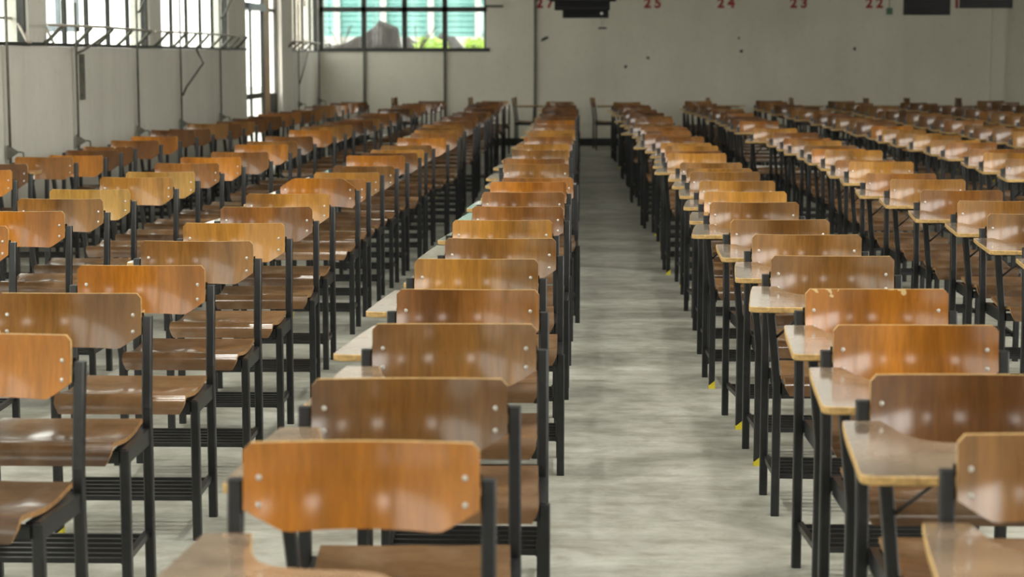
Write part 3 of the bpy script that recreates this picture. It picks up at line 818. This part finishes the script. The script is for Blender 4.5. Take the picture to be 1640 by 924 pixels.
# hanging monitors
def monitor(px_l, px_r, py, y, label, cables=False):
    a = aty(px_l, py, y); b2 = aty(px_r, py, y); wd = b2.x - a.x; z0 = a.z; hgt = 0.46; xc = (a.x + b2.x) / 2
    t = empty('hanging_monitor', (xc, y, z0)); tag(t, label, 'monitor', 'black monitors hung from the ceiling')
    bm = bmesh.new(); box(bm, -wd / 2, wd / 2, 0.0, 0.05, 0, hgt, 0.008); box(bm, -wd * 0.36, wd * 0.36, 0.05, 0.13, 0.06, hgt - 0.05, 0.02); put('monitor_case', bm, M['plastic'], t)
    bm = bmesh.new(); box(bm, -wd / 2 + 0.035, wd / 2 - 0.035, -0.004, 0.0, 0.045, hgt - 0.035); put('screen', bm, M['screen'], t)
    bm = bmesh.new(); tube(bm, [(0, 0.06, hgt * 0.6), (0, 0.14, hgt * 0.8), (0, 0.14, CZ - z0)], 0.02); put('ceiling_pole', bm, M['black'], t)
    bm = bmesh.new(); box(bm, -0.1, 0.1, 0.09, 0.19, CZ - z0 - 0.02, CZ - z0); put('ceiling_plate', bm, M['black'], t)
    if cables:
        for (sx, sz) in ((0.30, 0.05), (0.26, 0.34)):
            bm = bmesh.new(); box(bm, wd / 2 * sx * 2.3 - 0.02, wd / 2 * sx * 2.3 + 0.02, -0.03, -0.004, sz, sz + 0.035, 0.008); put('cable_plug', bm, M['white'], t)
        bm = bmesh.new(); pts = [(wd * (0.20 + 0.2 * k / 8), -0.02, 0.36 - 0.22 * math.sin(math.pi * k / 8)) for k in range(9)]; tube(bm, pts, 0.006, 6); put('cable', bm, M['palebar'], t)
    return t
MON = monitor(901, 975, 29, 27.5, 'farthest and lowest-looking black monitor in the hanging line over the aisle', True)
monitor(888, 977, 16.5, 23.0, 'middle black monitor in the hanging line over the aisle')
monitor(880, 987, 2.5, 19.3, 'nearest black monitor in the hanging line over the aisle, mostly cropped')
monitor(1447, 1522, 24, 27.5, 'black monitor hanging between the red numbers twenty-two and twenty-one')
monitor(1537, 1622, 13, 23.8, 'black monitor hanging nearest the far pilaster')
q = aty(965, 45, 27.47) - Vector(MON.location)
bm = bmesh.new(); box(bm, q.x - 0.06, q.x + 0.06, q.y - 0.012, q.y + 0.012, q.z - 0.014, q.z + 0.014, 0.004); put('dangling_bar', bm, M['iron'], MON)
bm = bmesh.new()
tube(bm, [(q.x - 0.03, q.y + 0.03, 0.01), (q.x, q.y, q.z), (q.x + 0.03, q.y + 0.03, 0.01)], 0.003, 5); put('string', bm, M['iron'], MON)

# ------------------------------------------------------------------ outside, beyond the windows
OY = 44.0
t = empty('louvred_building', (-3.5, OY, -0.2)); tag(t, 'turquoise louvred wall with white posts beyond the far window', 'building')
x0, x1 = -6.3, 0.5
bm = bmesh.new()
z = 1.95
while z < 5.2:
    v = [bm.verts.new(q) for q in ((x0, OY, z), (x1, OY, z), (x1, OY + 0.05, z + 0.125), (x0, OY + 0.05, z + 0.125))]; bm.faces.new(v)
    v2 = [bm.verts.new(q) for q in ((x0, OY, z), (x1, OY, z), (x1, OY + 0.05, z - 0.01), (x0, OY + 0.05, z - 0.01))]; bm.faces.new(v2)
    z += 0.13
PP(t, 'louvre_panel', bm, M['turq'])
bm = bmesh.new(); box(bm, x0, x1, OY - 0.02, OY + 0.3, -0.2, 1.97); PP(t, 'plinth', bm, M['whitepost'])
for k in (539.5, 614, 690, 765.5):
    x = aty(k, 40, OY - 0.1).x
    bm = bmesh.new(); box(bm, x - 0.07, x + 0.07, OY - 0.12, OY - 0.03, 0, 5.2); PP(t, 'post', bm, M['whitepost'])
ground_z = -0.2
bm = bmesh.new(); box(bm, x0 - 0.3, x1 + 0.3, OY - 2.2, OY + 0.6, 5.2, 5.35)  # overhang added out of view to shade the louvres
PP(t, 'added_eaves', bm, M['whitepost'])
ground_z = -0.2
def heap(name, pts, y, depth, seed, label):
    """rough broken mass with the given ridge line"""
    bm = bmesh.new(); n_ = 26; q = [aty(a, b2, y) for a, b2 in pts]
    xs = [p.x for p in q]; rows = []
    def top(x):
        for a, c in zip(q, q[1:]):
            if a.x <= x <= c.x: return a.z + (c.z - a.z) * (x - a.x) / max(1e-6, c.x - a.x)
        return q[0].z if x < q[0].x else q[-1].z
    for k in range(9):
        a = math.pi * k / 8; row = []
        for i2 in range(n_ + 1):
            x = xs[0] + (xs[-1] - xs[0]) * i2 / n_; zt = top(x) - ground_z
            jj = noise.fractal(Vector((x * 3, k * 0.8, seed)), 0.7, 2.1, 4) * 0.05
            yy = y - math.cos(a) * depth * (0.5 + 0.3 * noise.noise(Vector((x * 2, seed, 0)))) + jj
            row.append(bm.verts.new((x, yy, ground_z + zt * (max(0, math.sin(a)) ** 0.35) + (jj * 0.6 if 0 < k < 8 else 0))))
        rows.append(row)
    for r0, r1 in zip(rows, rows[1:]):
        for i2 in range(n_): bm.faces.new((r0[i2], r0[i2 + 1], r1[i2 + 1], r1[i2]))
    bm.faces.new([r_[0] for r_ in rows]); bm.faces.new([r_[-1] for r_ in rows])
    tag(put(name, bm, M['rubble']), label, 'rubble')
heap('rubble_heap', [(505, 72), (522, 70), (535, 73), (548, 71), (560, 66), (572, 58), (580, 56), (588, 64)], 40.5, 0.7, 3, 'low grey rubble heap behind the leftmost far window panes')
heap('broken_slab', [(578, 66), (590, 48), (597, 45), (608, 32), (618, 36), (638, 44), (641, 60), (644, 78)], 37.2, 0.5, 8, 'tall grey broken slab of rubble filling the second far window pane')
heap('rubble_heap', [(646, 56), (655, 60), (664, 66), (676, 71), (690, 73), (698, 74)], 40.5, 0.6, 12, 'grey rubble heap behind the middle far mullion')
heap('rubble_heap', [(700, 60), (707, 53), (713, 56), (720, 60), (728, 59), (736, 68), (742, 74)], 40.5, 0.6, 21, 'small brown rubble heap beside the last far mullion')
heap('rubble_heap', [(743, 76), (752, 70), (765, 73), (775, 70), (800, 74)], 40.5, 0.6, 31, 'low rubble heap behind the last far window pane')
def shrub(px, py, y, w_, h_, label, nl=160):
    c = aty(px, py, y); t = empty('shrub', (c.x, y, ground_z)); tag(t, label, 'shrub')
    bm = bmesh.new()
    for k in range(nl):
        a = random.uniform(0, 6.28); r_ = random.random() ** 0.5; zz = c.z + random.uniform(-h_ / 2, h_ / 2)
        q = Vector((c.x + math.cos(a) * r_ * w_ / 2, y + math.sin(a) * r_ * 0.3, zz)); s = random.uniform(0.04, 0.08)
        u = Vector((random.gauss(0, 1), random.gauss(0, 1), random.gauss(0, 1))).normalized(); v = u.orthogonal().normalized()
        bm.faces.new([bm.verts.new(q + u * s), bm.verts.new(q + v * s * 0.5), bm.verts.new(q - u * s), bm.verts.new(q - v * s * 0.5)])
    PP(t, 'foliage', bm, M['leaf'])
    bm = bmesh.new()
    for k in range(4): tube(bm, [(c.x + random.uniform(-.05, .05), y, ground_z), (c.x + random.uniform(-w_, w_) * 0.35, y, c.z)], 0.012, 5)
    PP(t, 'stems', bm, M['bark'])
shrub(690, 73, 37, 0.7, 0.28, 'lime green shrub behind the third far window pane', 240)
shrub(763, 72, 37, 0.45, 0.2, 'small lime green shrub behind the last far window pane', 110)
def bare(px, y, label, seed):
    random.seed(seed); c = aty(px, 75, y); t = empty('bare_shrub', (c.x, y, ground_z)); tag(t, label, 'shrub')
    bm = bmesh.new(); tube(bm, [(c.x, y, ground_z), (c.x, y, c.z - 0.1)], 0.03, 6); PP(t, 'trunk', bm, M['bark'])
    bm = bmesh.new()
    for k in range(7):
        a = random.uniform(-1.2, 1.2); l = random.uniform(0.3, 0.6)
        tube(bm, [(c.x, y, c.z - 0.15), (c.x + math.sin(a) * l * 0.5, y + random.uniform(-.1, .1), c.z - 0.1 + math.cos(a) * l * 0.5), (c.x + math.sin(a) * l, y, c.z - 0.1 + math.cos(a * 0.8) * l)], 0.010, 5)
    PP(t, 'twigs', bm, M['bark'])
bare(548, 38.5, 'bare twiggy shrub behind the first far window pane', 5)
bare(668, 36.5, 'single bare stem shrub near the middle far mullion', 6)
t = empty('slatted_screen', (-5.7, 37, ground_z)); tag(t, 'beige upright slat screen seen through the far corner window', 'screen')
for k in range(6):
    x = aty(462 + k * 10.5, 50, 37).x; bm = bmesh.new(); box(bm, x - 0.055, x + 0.055, 37, 37.05, ground_z, 3.0); PP(t, 'slat', bm, M['beige'])
bm = bmesh.new(); box(bm, aty(460, 50, 37).x, aty(518, 50, 37).x, 37.05, 37.1, 2.48, 2.62); box(bm, aty(460, 50, 37).x, aty(518, 50, 37).x, 37.05, 37.1, 1.78, 1.84); PP(t, 'cross_rail', bm, M['rubble'])
